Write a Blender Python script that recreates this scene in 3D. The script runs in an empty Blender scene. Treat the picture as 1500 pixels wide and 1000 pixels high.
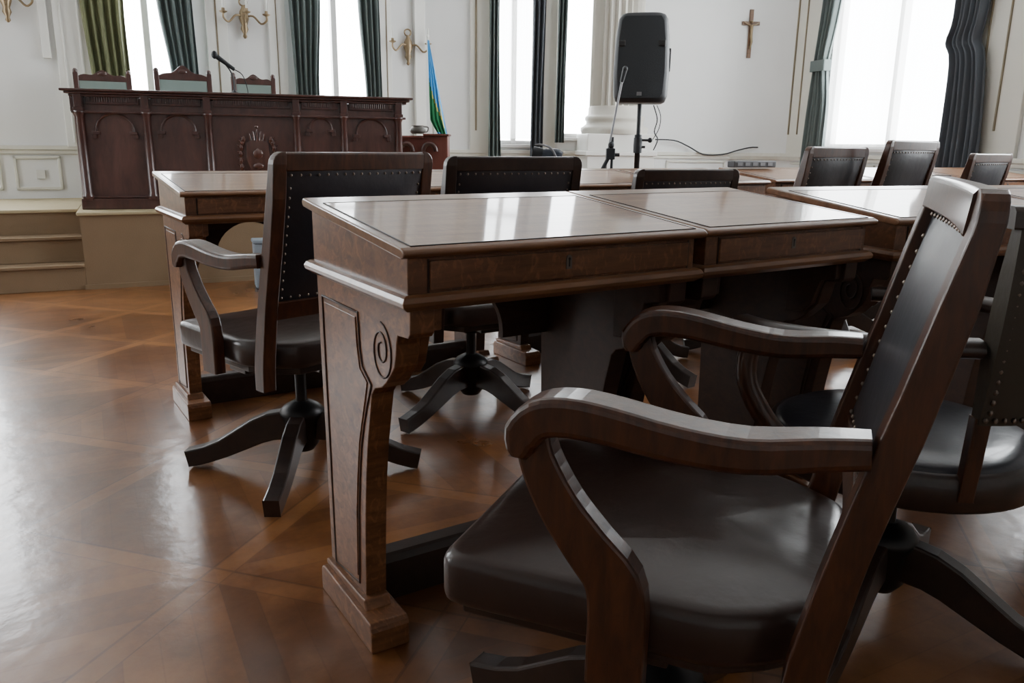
import bpy, math, random
from mathutils import Vector, Matrix
random.seed(7)
S = bpy.context.scene
COL = S.collection
PI = math.pi
R_ = math.radians

# ------------------------------------------------------------------ materials
def new_mat(name):
    m = bpy.data.materials.new(name); m.use_nodes = True
    nt = m.node_tree
    return m, nt, nt.nodes['Principled BSDF']

def plain(name, col, rough=.5, metal=0, coat=0, bump=0, bscale=60, var=.12, spec=.5):
    m, nt, b = new_mat(name)
    N, L = nt.nodes.new, nt.links.new
    tc = N('ShaderNodeTexCoord'); no = N('ShaderNodeTexNoise'); no.inputs['Scale'].default_value = 5
    no.inputs['Detail'].default_value = 5
    L(tc.outputs['Object'], no.inputs['Vector'])
    mx = N('ShaderNodeMix'); mx.data_type = 'RGBA'
    mx.inputs[6].default_value = (*[c * (1 - var) for c in col], 1)
    mx.inputs[7].default_value = (*[min(1, c * (1 + var)) for c in col], 1)
    L(no.outputs['Fac'], mx.inputs[0]); L(mx.outputs[2], b.inputs['Base Color'])
    b.inputs['Roughness'].default_value = rough; b.inputs['Metallic'].default_value = metal
    b.inputs['Coat Weight'].default_value = coat; b.inputs['Coat Roughness'].default_value = .12
    b.inputs['Specular IOR Level'].default_value = spec
    if bump:
        n2 = N('ShaderNodeTexNoise'); n2.inputs['Scale'].default_value = bscale; n2.inputs['Detail'].default_value = 3
        L(tc.outputs['Object'], n2.inputs['Vector'])
        bp = N('ShaderNodeBump'); bp.inputs['Strength'].default_value = bump; bp.inputs['Distance'].default_value = .004
        L(n2.outputs['Fac'], bp.inputs['Height']); L(bp.outputs['Normal'], b.inputs['Normal'])
    return m

def wood(name, dark, light, rough=.3, grain=(1, 12, 12), coat=.3, bump=.15, scale=3.0, rvar=.12, flake=0, coatr=.15, spec=.5):
    m, nt, b = new_mat(name)
    N, L = nt.nodes.new, nt.links.new
    tc = N('ShaderNodeTexCoord'); mp = N('ShaderNodeMapping'); mp.inputs['Scale'].default_value = grain
    L(tc.outputs['Object'], mp.inputs['Vector'])
    no = N('ShaderNodeTexNoise'); no.inputs['Scale'].default_value = scale; no.inputs['Detail'].default_value = 8
    no.inputs['Roughness'].default_value = .65; no.inputs['Distortion'].default_value = .6
    L(mp.outputs[0], no.inputs['Vector'])
    n2 = N('ShaderNodeTexNoise'); n2.inputs['Scale'].default_value = 2.2; n2.inputs['Detail'].default_value = 3
    L(tc.outputs['Object'], n2.inputs['Vector'])
    cr = N('ShaderNodeValToRGB'); e = cr.color_ramp.elements
    e[0].position = .3; e[0].color = (*dark, 1); e[1].position = .72; e[1].color = (*light, 1)
    L(no.outputs['Fac'], cr.inputs[0])
    mx = N('ShaderNodeMix'); mx.data_type = 'RGBA'; mx.blend_type = 'MULTIPLY'; mx.inputs[0].default_value = .6
    cr2 = N('ShaderNodeValToRGB'); e = cr2.color_ramp.elements
    e[0].position = .3; e[0].color = (.55, .5, .48, 1); e[1].position = .7; e[1].color = (1, 1, 1, 1)
    L(n2.outputs['Fac'], cr2.inputs[0]); L(cr.outputs[0], mx.inputs[6]); L(cr2.outputs[0], mx.inputs[7])
    col = mx.outputs[2]
    if flake:   # medullary ray flakes of quarter-sawn oak
        m2 = N('ShaderNodeMapping'); m2.inputs['Scale'].default_value = (40, 14, 20); m2.inputs['Rotation'].default_value = (0, .5, .3)
        L(tc.outputs['Object'], m2.inputs['Vector'])
        n4 = N('ShaderNodeTexNoise'); n4.inputs['Scale'].default_value = 1.6; n4.inputs['Detail'].default_value = 3; n4.inputs['Distortion'].default_value = 1.6
        L(m2.outputs[0], n4.inputs['Vector'])
        r4 = N('ShaderNodeValToRGB'); e4 = r4.color_ramp.elements
        e4[0].position = .54; e4[0].color = (0, 0, 0, 1); e4[1].position = .66; e4[1].color = (flake, flake, flake, 1)
        L(n4.outputs['Fac'], r4.inputs[0])
        x4 = N('ShaderNodeMix'); x4.data_type = 'RGBA'; x4.inputs[7].default_value = (min(1, light[0] * 2.1), min(1, light[1] * 2.1), min(1, light[2] * 2.1), 1)
        L(r4.outputs[0], x4.inputs[0]); L(col, x4.inputs[6]); col = x4.outputs[2]
    L(col, b.inputs['Base Color']); b.inputs['Specular IOR Level'].default_value = spec
    mr = N('ShaderNodeMapRange'); mr.inputs[3].default_value = rough - rvar / 2; mr.inputs[4].default_value = rough + rvar
    L(n2.outputs['Fac'], mr.inputs[0]); L(mr.outputs[0], b.inputs['Roughness'])
    b.inputs['Coat Weight'].default_value = coat; b.inputs['Coat Roughness'].default_value = coatr
    bp = N('ShaderNodeBump'); bp.inputs['Strength'].default_value = bump; bp.inputs['Distance'].default_value = .002
    L(no.outputs['Fac'], bp.inputs['Height']); L(bp.outputs['Normal'], b.inputs['Normal'])
    return m

def parquet():
    m, nt, b = new_mat('parquet_floor')
    N, L = nt.nodes.new, nt.links.new
    def M(op, a, c=None, d=None):
        n = N('ShaderNodeMath'); n.operation = op
        for i, v in enumerate((a, c, d)):
            if v is None: continue
            if isinstance(v, (int, float)): n.inputs[i].default_value = v
            else: L(v, n.inputs[i])
        return n.outputs[0]
    tc = N('ShaderNodeTexCoord'); mp = N('ShaderNodeMapping')
    mp.inputs['Rotation'].default_value = (0, 0, R_(-40.5))
    L(tc.outputs['Object'], mp.inputs['Vector'])
    sp = N('ShaderNodeSeparateXYZ'); L(mp.outputs[0], sp.inputs[0])
    P = .55; Bw = .1
    # after rotation: v offset .575 and u offset .24 are band lines
    u = M('DIVIDE', M('SUBTRACT', sp.outputs[0], .24 - .027), P); v = M('DIVIDE', M('SUBTRACT', sp.outputs[1], .575 - .027), P)
    iu = M('FLOOR', u); iv = M('FLOOR', v); fu = M('FRACT', u); fv = M('FRACT', v)
    bu = M('LESS_THAN', fu, Bw); bv = M('LESS_THAN', fv, Bw)
    chk = M('MODULO', M('ABSOLUTE', M('ADD', iu, iv)), 2)
    band = M('MAXIMUM', bu, bv)
    # plank coords inside panel: rotated 45 degrees relative to grid, alternating
    s1 = M('ADD', fu, fv); s2 = M('SUBTRACT', fu, fv)
    a = M('ADD', M('MULTIPLY', s1, chk), M('MULTIPLY', s2, M('SUBTRACT', 1, chk)))
    pl = M('MULTIPLY', a, 6.0)
    ip = M('FLOOR', pl); fp = M('FRACT', pl)
    edge = M('LESS_THAN', M('MINIMUM', fp, M('SUBTRACT', 1, fp)), .025)
    e2 = M('LESS_THAN', M('MINIMUM', M('ABSOLUTE', M('SUBTRACT', fu, Bw)), M('ABSOLUTE', M('SUBTRACT', fv, Bw))), .006)
    e3 = M('LESS_THAN', M('MINIMUM', fu, fv), .006)
    cx = N('ShaderNodeCombineXYZ'); L(iu, cx.inputs[0]); L(iv, cx.inputs[1])
    L(M('MULTIPLY', ip, M('SUBTRACT', 1, band)), cx.inputs[2])
    wn = N('ShaderNodeTexWhiteNoise'); L(cx.outputs[0], wn.inputs['Vector'])
    gr = N('ShaderNodeTexNoise'); gr.inputs['Scale'].default_value = 6; gr.inputs['Detail'].default_value = 8; gr.inputs['Roughness'].default_value = .7
    L(tc.outputs['Object'], gr.inputs['Vector'])
    big = N('ShaderNodeTexNoise'); big.inputs['Scale'].default_value = 1.6; big.inputs['Detail'].default_value = 4
    L(tc.outputs['Object'], big.inputs['Vector'])
    f = M('ADD', M('MULTIPLY', wn.outputs['Value'], .15), M('ADD', M('ADD', .10, M('MULTIPLY', gr.outputs['Fac'], .5)), M('ADD', -.09, M('MULTIPLY', big.outputs['Fac'], .55))))
    f = M('ADD', f, M('MULTIPLY', band, .09))
    cr = N('ShaderNodeValToRGB'); e = cr.color_ramp.elements
    e[0].position = .3; e[0].color = (.045, .015, .005, 1); e[1].position = .84; e[1].color = (.33, .14, .046, 1)
    el = e.new(.58); el.color = (.15, .056, .018, 1)
    L(f, cr.inputs[0])
    dk = N('ShaderNodeMix'); dk.data_type = 'RGBA'; dk.blend_type = 'MULTIPLY'
    L(M('MULTIPLY', M('MINIMUM', 1, M('ADD', M('MULTIPLY', .35, M('MULTIPLY', edge, M('SUBTRACT', 1, band))), M('ADD', e2, e3))), .45), dk.inputs[0])
    L(cr.outputs[0], dk.inputs[6]); dk.inputs[7].default_value = (.25, .2, .15, 1)
    L(dk.outputs[2], b.inputs['Base Color'])
    mr = N('ShaderNodeMapRange'); mr.inputs[3].default_value = .2; mr.inputs[4].default_value = .42
    L(big.outputs['Fac'], mr.inputs[0]); L(mr.outputs[0], b.inputs['Roughness'])
    b.inputs['Specular IOR Level'].default_value = .5
    b.inputs['Coat Weight'].default_value = .42; b.inputs['Coat Roughness'].default_value = .14
    n3 = N('ShaderNodeTexNoise'); n3.inputs['Scale'].default_value = 14; n3.inputs['Detail'].default_value = 6
    L(tc.outputs['Object'], n3.inputs['Vector'])
    bp = N('ShaderNodeBump'); bp.inputs['Strength'].default_value = .22; bp.inputs['Distance'].default_value = .006
    L(n3.outputs['Fac'], bp.inputs['Height']); L(bp.outputs['Normal'], b.inputs['Normal'])
    L(bp.outputs['Normal'], b.inputs['Coat Normal'])
    return m

def glow(name, col, st):
    m = bpy.data.materials.new(name); m.use_nodes = True; nt = m.node_tree
    nt.nodes.clear(); o = nt.nodes.new('ShaderNodeOutputMaterial'); e = nt.nodes.new('ShaderNodeEmission')
    e.inputs[0].default_value = (*col, 1); e.inputs[1].default_value = st
    nt.links.new(e.outputs[0], o.inputs[0]); return m

def sheer(name):
    m = bpy.data.materials.new(name); m.use_nodes = True; nt = m.node_tree
    nt.nodes.clear(); N = nt.nodes.new; L = nt.links.new
    o = N('ShaderNodeOutputMaterial'); t = N('ShaderNodeBsdfTransparent'); d = N('ShaderNodeBsdfTranslucent'); df = N('ShaderNodeBsdfDiffuse')
    d.inputs[0].default_value = (.9, .9, .88, 1); df.inputs[0].default_value = (.8, .8, .78, 1)
    a = N('ShaderNodeMixShader'); a.inputs[0].default_value = .35; L(d.outputs[0], a.inputs[1]); L(df.outputs[0], a.inputs[2])
    x = N('ShaderNodeMixShader'); x.inputs[0].default_value = .4; L(t.outputs[0], x.inputs[1]); L(a.outputs[0], x.inputs[2])
    L(x.outputs[0], o.inputs[0]); return m

OAK = wood('oak_case', (.11, .040, .014), (.29, .125, .052), rough=.38, grain=(1.5, 6, 9), coat=.2, scale=5, flake=.2)
OAKTOP = wood('oak_top', (.22, .105, .05), (.42, .225, .115), rough=.4, grain=(1.2, 9, 9), coat=.62, bump=.10, coatr=.055, spec=.3, flake=.06, scale=3, rvar=.08)
OAKLIP = wood('oak_lip', (.15, .062, .024), (.34, .16, .07), rough=.28, grain=(1, 8, 8), coat=.4, scale=4)
OAKSH = wood('oak_shade', (.035, .015, .009), (.075, .034, .019), rough=.5, grain=(1.5, 6, 9), coat=0, scale=5)  # darker copy of the case oak with shade put into its colour
OAKDK = wood('oak_groove', (.02, .008, .004), (.045, .02, .01), rough=.5, coat=0)
CHW = wood('chair_wood', (.030, .010, .004), (.11, .036, .013), rough=.3, grain=(6, 6, 1.2), coat=.3, scale=9, bump=.2)
CHW2 = wood('chair_wood_dark', (.018, .010, .008), (.045, .024, .017), rough=.33, grain=(3, 3, 3), coat=.25, scale=6)
LEA = plain('brown_leather', (.032, .018, .014), rough=.30, coat=.12, bump=.25, bscale=35, var=.25)
LEAB = plain('black_leather', (.024, .025, .033), rough=.36, coat=.3, bump=.3, bscale=30, var=.25)
LEAO = plain('olive_leather', (.050, .040, .028), rough=.5, bump=.2, bscale=60, var=.12)
IRON = plain('dark_iron', (.02, .018, .018), rough=.4, metal=.6)
STUD = plain('brass_stud', (.22, .18, .15), rough=.35, metal=1)
BRASS = plain('aged_brass', (.27, .20, .12), rough=.4, metal=.75, var=.3)
MAHO = wood('mahogany', (.035, .013, .010), (.10, .038, .030), rough=.3, grain=(4, 4, 1), coat=.4, scale=5)
EMB = wood('polished_mahogany', (.05, .018, .013), (.12, .045, .034), rough=.22, grain=(4, 4, 1), coat=.9, scale=5)
MAHL = wood('mahogany_panel', (.055, .022, .017), (.13, .055, .044), rough=.28, grain=(4, 4, 1), coat=.5, scale=4)
REDW = wood('red_wood', (.13, .035, .025), (.22, .07, .05), rough=.45, grain=(3, 3, 1), coat=.1)
WALL = plain('white_plaster', (.75, .755, .745), rough=.7, var=.03)
TRIM = plain('cream_trim', (.66, .65, .58), rough=.5, var=.04)
TRIMW = plain('white_trim', (.78, .78, .74), rough=.45, var=.03)
GILT = plain('gilt_bead', (.20, .16, .10), rough=.5, var=.3)
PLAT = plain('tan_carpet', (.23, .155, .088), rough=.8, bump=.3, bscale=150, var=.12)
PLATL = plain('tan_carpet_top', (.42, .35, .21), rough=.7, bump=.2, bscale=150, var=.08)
FRAME = plain('window_paint', (.82, .81, .80), rough=.5, var=.02)
CURG = plain('green_curtain', (.12, .15, .145), rough=.8, var=.2)
CURO = plain('olive_curtain', (.16, .17, .085), rough=.8, var=.2)
CURB = plain('slate_curtain', (.08, .09, .105), rough=.8, var=.2)
UPH = plain('grey_green_upholstery', (.20, .26, .24), rough=.6, var=.1)
BLK = plain('black_plastic', (.009, .011, .014), rough=.5, bump=.1, bscale=300)
GREYM = plain('grey_metal', (.22, .22, .23), rough=.35, metal=.8)
GREY = plain('grey_blue_plastic', (.26, .31, .36), rough=.5)
TANB = wood('tan_board', (.22, .13, .06), (.33, .21, .11), rough=.5, coat=0)
COLM = plain('stone_column', (.52, .50, .44), rough=.6, var=.06)
FLR = parquet()
PANE = glow('bright_window_glass', (.93, .97, 1), 11)
SHEER = sheer('sheer_fabric')
FBLUE = plain('flag_blue', (.08, .38, .78), rough=.7)
FGREEN = plain('flag_green', (.02, .22, .09), rough=.7)
FYEL = plain('flag_yellow', (.6, .5, .08), rough=.7)
KEYB = plain('keyhole_black', (.004, .003, .003), rough=.6)
JUG = plain('pewter_jug', (.10, .095, .085), rough=.5, metal=.4)
ESC = plain('worn_plate', (.16, .13, .11), rough=.5, metal=.3)
WHP = plain('white_plastic', (.7, .7, .66), rough=.4)

# ------------------------------------------------------------------ mesh builder
class MB:
    def __init__(s): s.v = []; s.f = []; s.m = []; s.sm = []
    def add(s, vs, fs, mi=0, smooth=False):
        o = len(s.v); s.v += [tuple(v) for v in vs]
        for f in fs: s.f.append([i + o for i in f]); s.m.append(mi); s.sm.append(smooth)
        return s
    def box(s, x0, x1, y0, y1, z0, z1, mi=0):
        vs = [(x, y, z) for z in (z0, z1) for y in (y0, y1) for x in (x0, x1)]
        return s.add(vs, [(0, 2, 3, 1), (4, 5, 7, 6), (0, 1, 5, 4), (2, 6, 7, 3), (0, 4, 6, 2), (1, 3, 7, 5)], mi)
    def prism(s, poly, a0, a1, axis='x', mi=0):
        # poly: 2D points; axis x -> (y,z); y -> (x,z); z -> (x,y)
        def P(p, a):
            return (a, p[0], p[1]) if axis == 'x' else (p[0], a, p[1]) if axis == 'y' else (p[0], p[1], a)
        n = len(poly); vs = [P(p, a0) for p in poly] + [P(p, a1) for p in poly]
        fs = [list(range(n)), list(range(2 * n - 1, n - 1, -1))] + [(i, i + n, (i + 1) % n + n, (i + 1) % n) for i in range(n)]
        return s.add(vs, fs, mi)
    def rings(s, rs, mi=0, smooth=True, cap=True, closed=True):
        n = len(rs[0]); vs = [p for r in rs for p in r]; fs = []
        for k in range(len(rs) - 1):
            for i in range(n if closed else n - 1):
                j = (i + 1) % n
                fs.append((k * n + i, k * n + j, (k + 1) * n + j, (k + 1) * n + i))
        s.add(vs, fs, mi, smooth)
        if cap and closed:
            s.add(rs[0], [list(range(n - 1, -1, -1))], mi); s.add(rs[-1], [list(range(n))], mi)
        return s
    def lathe(s, prof, c=(0, 0, 0), n=20, mi=0, axis='z', flute=0):
        rs = []
        for r, h in prof:
            ring = []
            for i in range(n):
                a = 2 * PI * i / n; rr = r * (1 - flute * (i % 2)) if flute else r
                x, y = rr * math.cos(a), rr * math.sin(a)
                p = (x, y, h) if axis == 'z' else (x, h, y) if axis == 'y' else (h, x, y)
                ring.append((c[0] + p[0], c[1] + p[1], c[2] + p[2]))
            rs.append(ring)
        return s.rings(rs, mi, smooth=not flute)
    def tube(s, pts, r, n=8, mi=0, flat=None):
        pts = [Vector(p) for p in pts]; rs = []
        rr = r if isinstance(r, (list, tuple)) else [r] * len(pts)
        up = Vector((0, 0, 1)); prev = None
        for i, p in enumerate(pts):
            t = (pts[min(i + 1, len(pts) - 1)] - pts[max(i - 1, 0)]).normalized()
            if prev is None:
                a = up.cross(t)
                if a.length < .1: a = Vector((1, 0, 0)).cross(t)
            else:
                a = prev - t * prev.dot(t)
            a.normalize(); b = t.cross(a); prev = a
            rs.append([p + a * rr[i] * math.cos(2 * PI * k / n) + b * rr[i] * (flat or 1) * math.sin(2 * PI * k / n) for k in range(n)])
        return s.rings(rs, mi)
    def strip(s, path, x0s, x1s, hs, mi=0):
        """rectangular bar following a path in the y-z plane; x extents and heights per point"""
        n = len(path); rs = []
        for i in range(n):
            a = path[max(i - 1, 0)]; b = path[min(i + 1, n - 1)]
            ty, tz = b[0] - a[0], b[1] - a[1]; l = math.hypot(ty, tz); ny, nz = -tz / l, ty / l
            h = hs[i] / 2; y, z = path[i]
            rs.append([(x0s[i], y - ny * h, z - nz * h), (x1s[i], y - ny * h, z - nz * h), (x1s[i], y + ny * h, z + nz * h), (x0s[i], y + ny * h, z + nz * h)])
        return s.rings(rs, mi, smooth=False)
    def ball(s, c, r, n=8, mi=0, sc=(1, 1, 1)):
        rs = []
        for k in range(1, n // 2 + 1):
            ph = PI * (k - .5) / (n // 2)
            rs.append([(c[0] + sc[0] * r * math.sin(ph) * math.cos(2 * PI * i / n), c[1] + sc[1] * r * math.sin(ph) * math.sin(2 * PI * i / n), c[2] + sc[2] * r * math.cos(ph)) for i in range(n)])
        return s.rings(rs, mi)
    def build(s, name, mats, parent=None, bevel=0, seg=2, subsurf=0, smooth_all=False):
        me = bpy.data.meshes.new(name); me.from_pydata(s.v, [], s.f)
        for m in (mats if isinstance(mats, (list, tuple)) else [mats]): me.materials.append(m)
        for p, mi, sm in zip(me.polygons, s.m, s.sm): p.material_index = mi; p.use_smooth = sm or smooth_all
        import bmesh
        bm = bmesh.new(); bm.from_mesh(me); bmesh.ops.recalc_face_normals(bm, faces=bm.faces); bm.to_mesh(me); bm.free()
        o = bpy.data.objects.new(name, me); COL.objects.link(o)
        if parent: o.parent = parent
        if bevel:
            b = o.modifiers.new('Bevel', 'BEVEL'); b.width = bevel; b.segments = seg; b.limit_method = 'ANGLE'; b.angle_limit = R_(35)
        if subsurf:
            b = o.modifiers.new('Subdivision', 'SUBSURF'); b.levels = subsurf; b.render_levels = subsurf
        return o

def empty(name, loc=(0, 0, 0), rz=0):
    o = bpy.data.objects.new(name, None); COL.objects.link(o); o.empty_display_size = .1
    o.location = loc; o.rotation_euler = (0, 0, rz); return o
def tag(o, label=None, cat=None, group=None, kind=None):
    if label: o['label'] = label
    if cat: o['category'] = cat
    if group: o['group'] = group
    if kind: o['kind'] = kind
    return o
def copy_tree(o, parent=None):
    c = o.copy(); COL.objects.link(c)
    if parent: c.parent = parent
    for ch in list(o.children): copy_tree(ch, c)
    return c
def smoothpath(pts, n=4):
    out = []
    P = [Vector(p) for p in pts]
    for i in range(len(P) - 1):
        p0, p1, p2, p3 = P[max(i - 1, 0)], P[i], P[i + 1], P[min(i + 2, len(P) - 1)]
        for k in range(n):
            t = k / n
            out.append(.5 * ((2 * p1) + (p2 - p0) * t + (2 * p0 - 5 * p1 + 4 * p2 - p3) * t * t + (3 * p1 - p0 - 3 * p2 + p3) * t ** 3))
    out.append(P[-1]); return [tuple(p) for p in out]

# ------------------------------------------------------------------ desks
HF, HRr, HM = .757, .80, .688
def arc_nose(y0, z0, z1, n=4):
    r = (z1 - z0) / 2
    return [(y0 + r - r * math.cos(PI * k / n - PI / 2) if False else y0 + r * (1 - math.cos(PI * (k / n) - PI / 2)), z0 + r - r * math.cos(PI * k / n)) for k in range(n + 1)]

def make_desk(W, label, left_leg=True, right_leg=True):
    root = empty('writing_desk'); tag(root, label, 'desk', 'sloping oak desks in the curved rows')
    # case with sloping sides
    c = MB()
    c.prism([(.014, HM), (.44, HM), (.44, HRr), (.389, HRr - .004), (.014, HF)], .012, W - .012, 'x')
    c.build('case', OAK, root, .002)
    # waist moulding
    mo = MB()
    prof = [(0, -.013), (.004, -.012), (.014, -.004), (.016, .003), (.012, .010), (.006, .0135), (0, .014)]
    loop = lambda d: [(.012 - d, .014 - d), (W - .012 + d, .014 - d), (W - .012 + d, .44 + d), (.012 - d, .44 + d)]
    rs = [[(x, y, HM + dz) for x, y in loop(d)] for d, dz in [(-.02, -.013)] + prof + [(-.02, .014)]]
    mo.rings(rs, smooth=False, cap=False).build('waist_moulding', OAKLIP, root, .001)
    # lid
    lid = MB()
    th = .017
    y0, yb, y1 = -.006, .392, .452
    zf, zb, zr = HF, .797, .803
    prof = [(y0 + .012, zf), (y0 + .003, zf + .003), (y0, zf + .008), (y0 + .003, zf + .013), (y0 + .012, zf + th), (yb, zb + th), (y1 - .008, zr + th), (y1, zr + .009), (y1 - .006, zr), (yb, zb)]
    lid.prism(prof, -.003, W + .003, 'x')
    lid.build('lid', OAKLIP, root, .004, 3)
    ws = MB()
    sl = (zb - zf) / (yb - y0 - .012)
    zt = lambda y: zf + th + (y - y0 - .012) * sl
    a, b = .010, .382
    ws.add([(.016, a, zt(a) + .0008), (W - .016, a, zt(a) + .0008), (W - .016, b, zt(b) + .0008), (.016, b, zt(b) + .0008)] +
           [(.016, a, zt(a) - .002), (W - .016, a, zt(a) - .002), (W - .016, b, zt(b) - .002), (.016, b, zt(b) - .002)],
           [(0, 1, 2, 3), (4, 7, 6, 5), (0, 4, 5, 1), (1, 5, 6, 2), (2, 6, 7, 3), (3, 7, 4, 0)])
    w = ws.build('writing_surface', OAKTOP, root)
    g = MB()
    e = .0010
    for (p, q) in [((.016, a), (W - .016, a)), ((.016, b), (W - .016, b)), ((.016, a), (.016, b)), ((W - .016, a), (W - .016, b))]:
        x0, x1 = sorted((p[0], q[0])); ya, yb2 = sorted((p[1], q[1])); x0 -= e; x1 += e; ya -= e; yb2 += e
        g.add([(x0, ya, zt(ya) + .0014), (x1, ya, zt(ya) + .0014), (x1, yb2, zt(yb2) + .0014), (x0, yb2, zt(yb2) + .0014),
               (x0, ya, zt(ya) - .001), (x1, ya, zt(ya) - .001), (x1, yb2, zt(yb2) - .001), (x0, yb2, zt(yb2) - .001)],
              [(0, 1, 2, 3), (4, 7, 6, 5), (0, 4, 5, 1), (1, 5, 6, 2), (2, 6, 7, 3), (3, 7, 4, 0)])
    g.build('inlay_line', OAKDK, w)
    # drawer front
    d = MB(); d.box(.048, W - .03, .0095, .016, HM + .018, HF - .006)
    dr = d.build('drawer_front', OAK, root, .0015)
    for gx in (.0445, W - .0295):
        gp = MB(); gp.box(gx, gx + .003, .0125, .016, HM + .014, HF - .003); gp.build('drawer_gap', OAKDK, dr)
    kh = MB(); cx, cz = W * .5, .733
    pl = [(cx + .0055 * math.cos(t), cz + .006 + .0055 * math.sin(t)) for t in [k * PI / 6 for k in range(7)]] + [(cx - .0055, cz - .012), (cx + .0055, cz - .012)]
    kh.prism(pl, .0075, .0096, 'y', 0)
    kh.prism([(cx + .0025 * math.cos(t), cz + .005 + .0025 * math.sin(t)) for t in [k * PI / 4 for k in range(8)]], .0068, .0076, 'y', 1)
    kh.box(cx - .0012, cx + .0012, .0068, .0076, cz - .008, cz + .005, 1)
    tag(kh.build('keyhole_plate', [ESC, KEYB], dr), 'small metal keyhole plate')
    # arched rear apron
    ap = MB(); r = .125; cxx = W / 2
    ap.prism([(.06, .675), (.06, .50), (cxx - r, .50)] + [(cxx - r * math.cos(PI * k / 20), .512 + r * math.sin(PI * k / 20)) for k in range(21)] + [(cxx + r, .50), (W - .06, .50), (W - .06, .675)], .418, .434, 'y')
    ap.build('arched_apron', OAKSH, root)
    # legs
    front = [(.020, .676), (.022, .637), (.030, .629), (.068, .626), (.074, .610), (.077, .591), (.084, .570), (.096, .556), (.118, .535), (.137, .522), (.168, .512), (.182, .498),
             (.191, .465), (.200, .43), (.209, .395), (.222, .324), (.231, .25), (.237, .178), (.241, .11), (.243, .05)]
    legpoly = front + [(.433, .05), (.437, .318), (.443, .506), (.445, .676)]
    for side in (0, 1):
        if (side == 0 and not left_leg) or (side == 1 and not right_leg): continue
        xo, xi = (.018, .060) if side == 0 else (W - .018, W - .060)
        sg = 1 if side == 0 else -1
        L = MB(); L.prism(legpoly, min(xo, xi), max(xo, xi), 'x')
        L.prism([(.030, .676), (.032, .637), (.070, .629), (.080, .600), (.090, .570), (.11, .55), (.16, .545), (.16, .676)], min(xi, xi + sg * .018), max(xi, xi + sg * .018), 'x')
        om = OAK if side == 0 and W == .613 else OAKSH  # inner and right legs: under-desk shade painted in as darker oak
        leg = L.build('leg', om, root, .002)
        # carved outline and volute on outer face
        pn = [(.417, .634), (.234, .634), (.232, .60), (.230, .57), (.221, .539), (.198, .524), (.182, .515), (.192, .495), (.204, .472), (.222, .43), (.237, .386), (.252, .31), (.262, .238), (.268, .15), (.272, .088), (.405, .070), (.410, .34)]
        cv = MB()
        x = xo - sg * .0004
        cv.tube([(x, p[0], p[1]) for p in pn + pn[:2]], .0024, 6)
        sp = []
        for k in range(40):
            t = k / 39; r = .047 * (1 - t) + .008 * t; a2 = .5 * PI + sg * 0 + t * 4.0 * PI
            sp.append((x, .135 + r * math.cos(a2) * .95, .592 + r * math.sin(a2) * 1.15 - .01 * (1 - t)))
        cv.tube(sp, .0018, 5)
        cv.build('carved_line', OAKSH, leg)  # same wood as the leg; bead shadow put into the darker colour
        pp = MB(); inner = [(.405, .624), (.246, .624), (.242, .57), (.232, .532), (.200, .514), (.214, .475), (.247, .388), (.262, .31), (.272, .238), (.28, .10), (.396, .082), (.399, .34)]
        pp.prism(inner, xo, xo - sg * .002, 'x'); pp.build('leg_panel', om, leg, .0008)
        f = MB()
        x0, x1 = (-.006, .071) if side == 0 else (W - .071, W + .006)
        f.prism([(.163, 0), (.434, 0), (.434, .046), (.428, .055), (.424, .058), (.172, .058), (.165, .052), (.162, .044)], x0, x1, 'x')
        f.prism([(.215, .057), (.433, .057), (.433, .068), (.225, .076)], x0 + .012, x1 - .012, 'x')
        f.build('foot', OAK, root, .003)
    st = MB(); st.prism([(.315, .0), (.375, .0), (.375, .085), (.369, .098), (.363, .102), (.327, .102), (.321, .098), (.315, .085)], .05, W - .05, 'x')
    st.build('stretcher', CHW2, root, .002)
    return root

desk_specs = [
    (.613, (-.003, -.005), 0, 'nearest oak desk, at the left end of the front row, closest to the camera'),
    (.525, (.626, .004), 0, 'oak desk adjoining the right side of the nearest desk'),
    (.66, (1.19, -.025), -11, 'oak desk third from the left in the front row, top glaring white'),
    (.613, (-.036, 1.496), 0.5, 'oak desk at the left end of the second row, before the steps'),
    (.60, (.592, 1.505), 0.5, 'oak desk directly behind the nearest desk, mostly hidden by chair backs'),
    (.62, (1.33, 1.50), 0, 'second-row oak desk between two chair backs, left of a seam in the tops'),
    (.62, (1.965, 1.50), 0, 'oak desk in the second row directly in front of the speaker stand'),
    (.66, (2.70, 1.56), -9, 'second-row oak desk with the dark power strip lying on it'),
    (.66, (3.37, 1.454), -9, 'oak desk in the second row below the large bright right window'),
    (.66, (1.85, -.156), -13, 'oak desk at the right end of the front row, behind the near chair back'),
    (.66, (4.04, 1.345), -9, 'farthest right oak desk of the second row'),
]
protos = {}
for W, (x, y), rot, lab in desk_specs:
    if W in protos: o = copy_tree(protos[W])
    else: o = make_desk(W, lab); protos[W] = o
    o.location = (x, y, 0); o.rotation_euler = (0, 0, R_(rot)); o['label'] = lab

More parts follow.
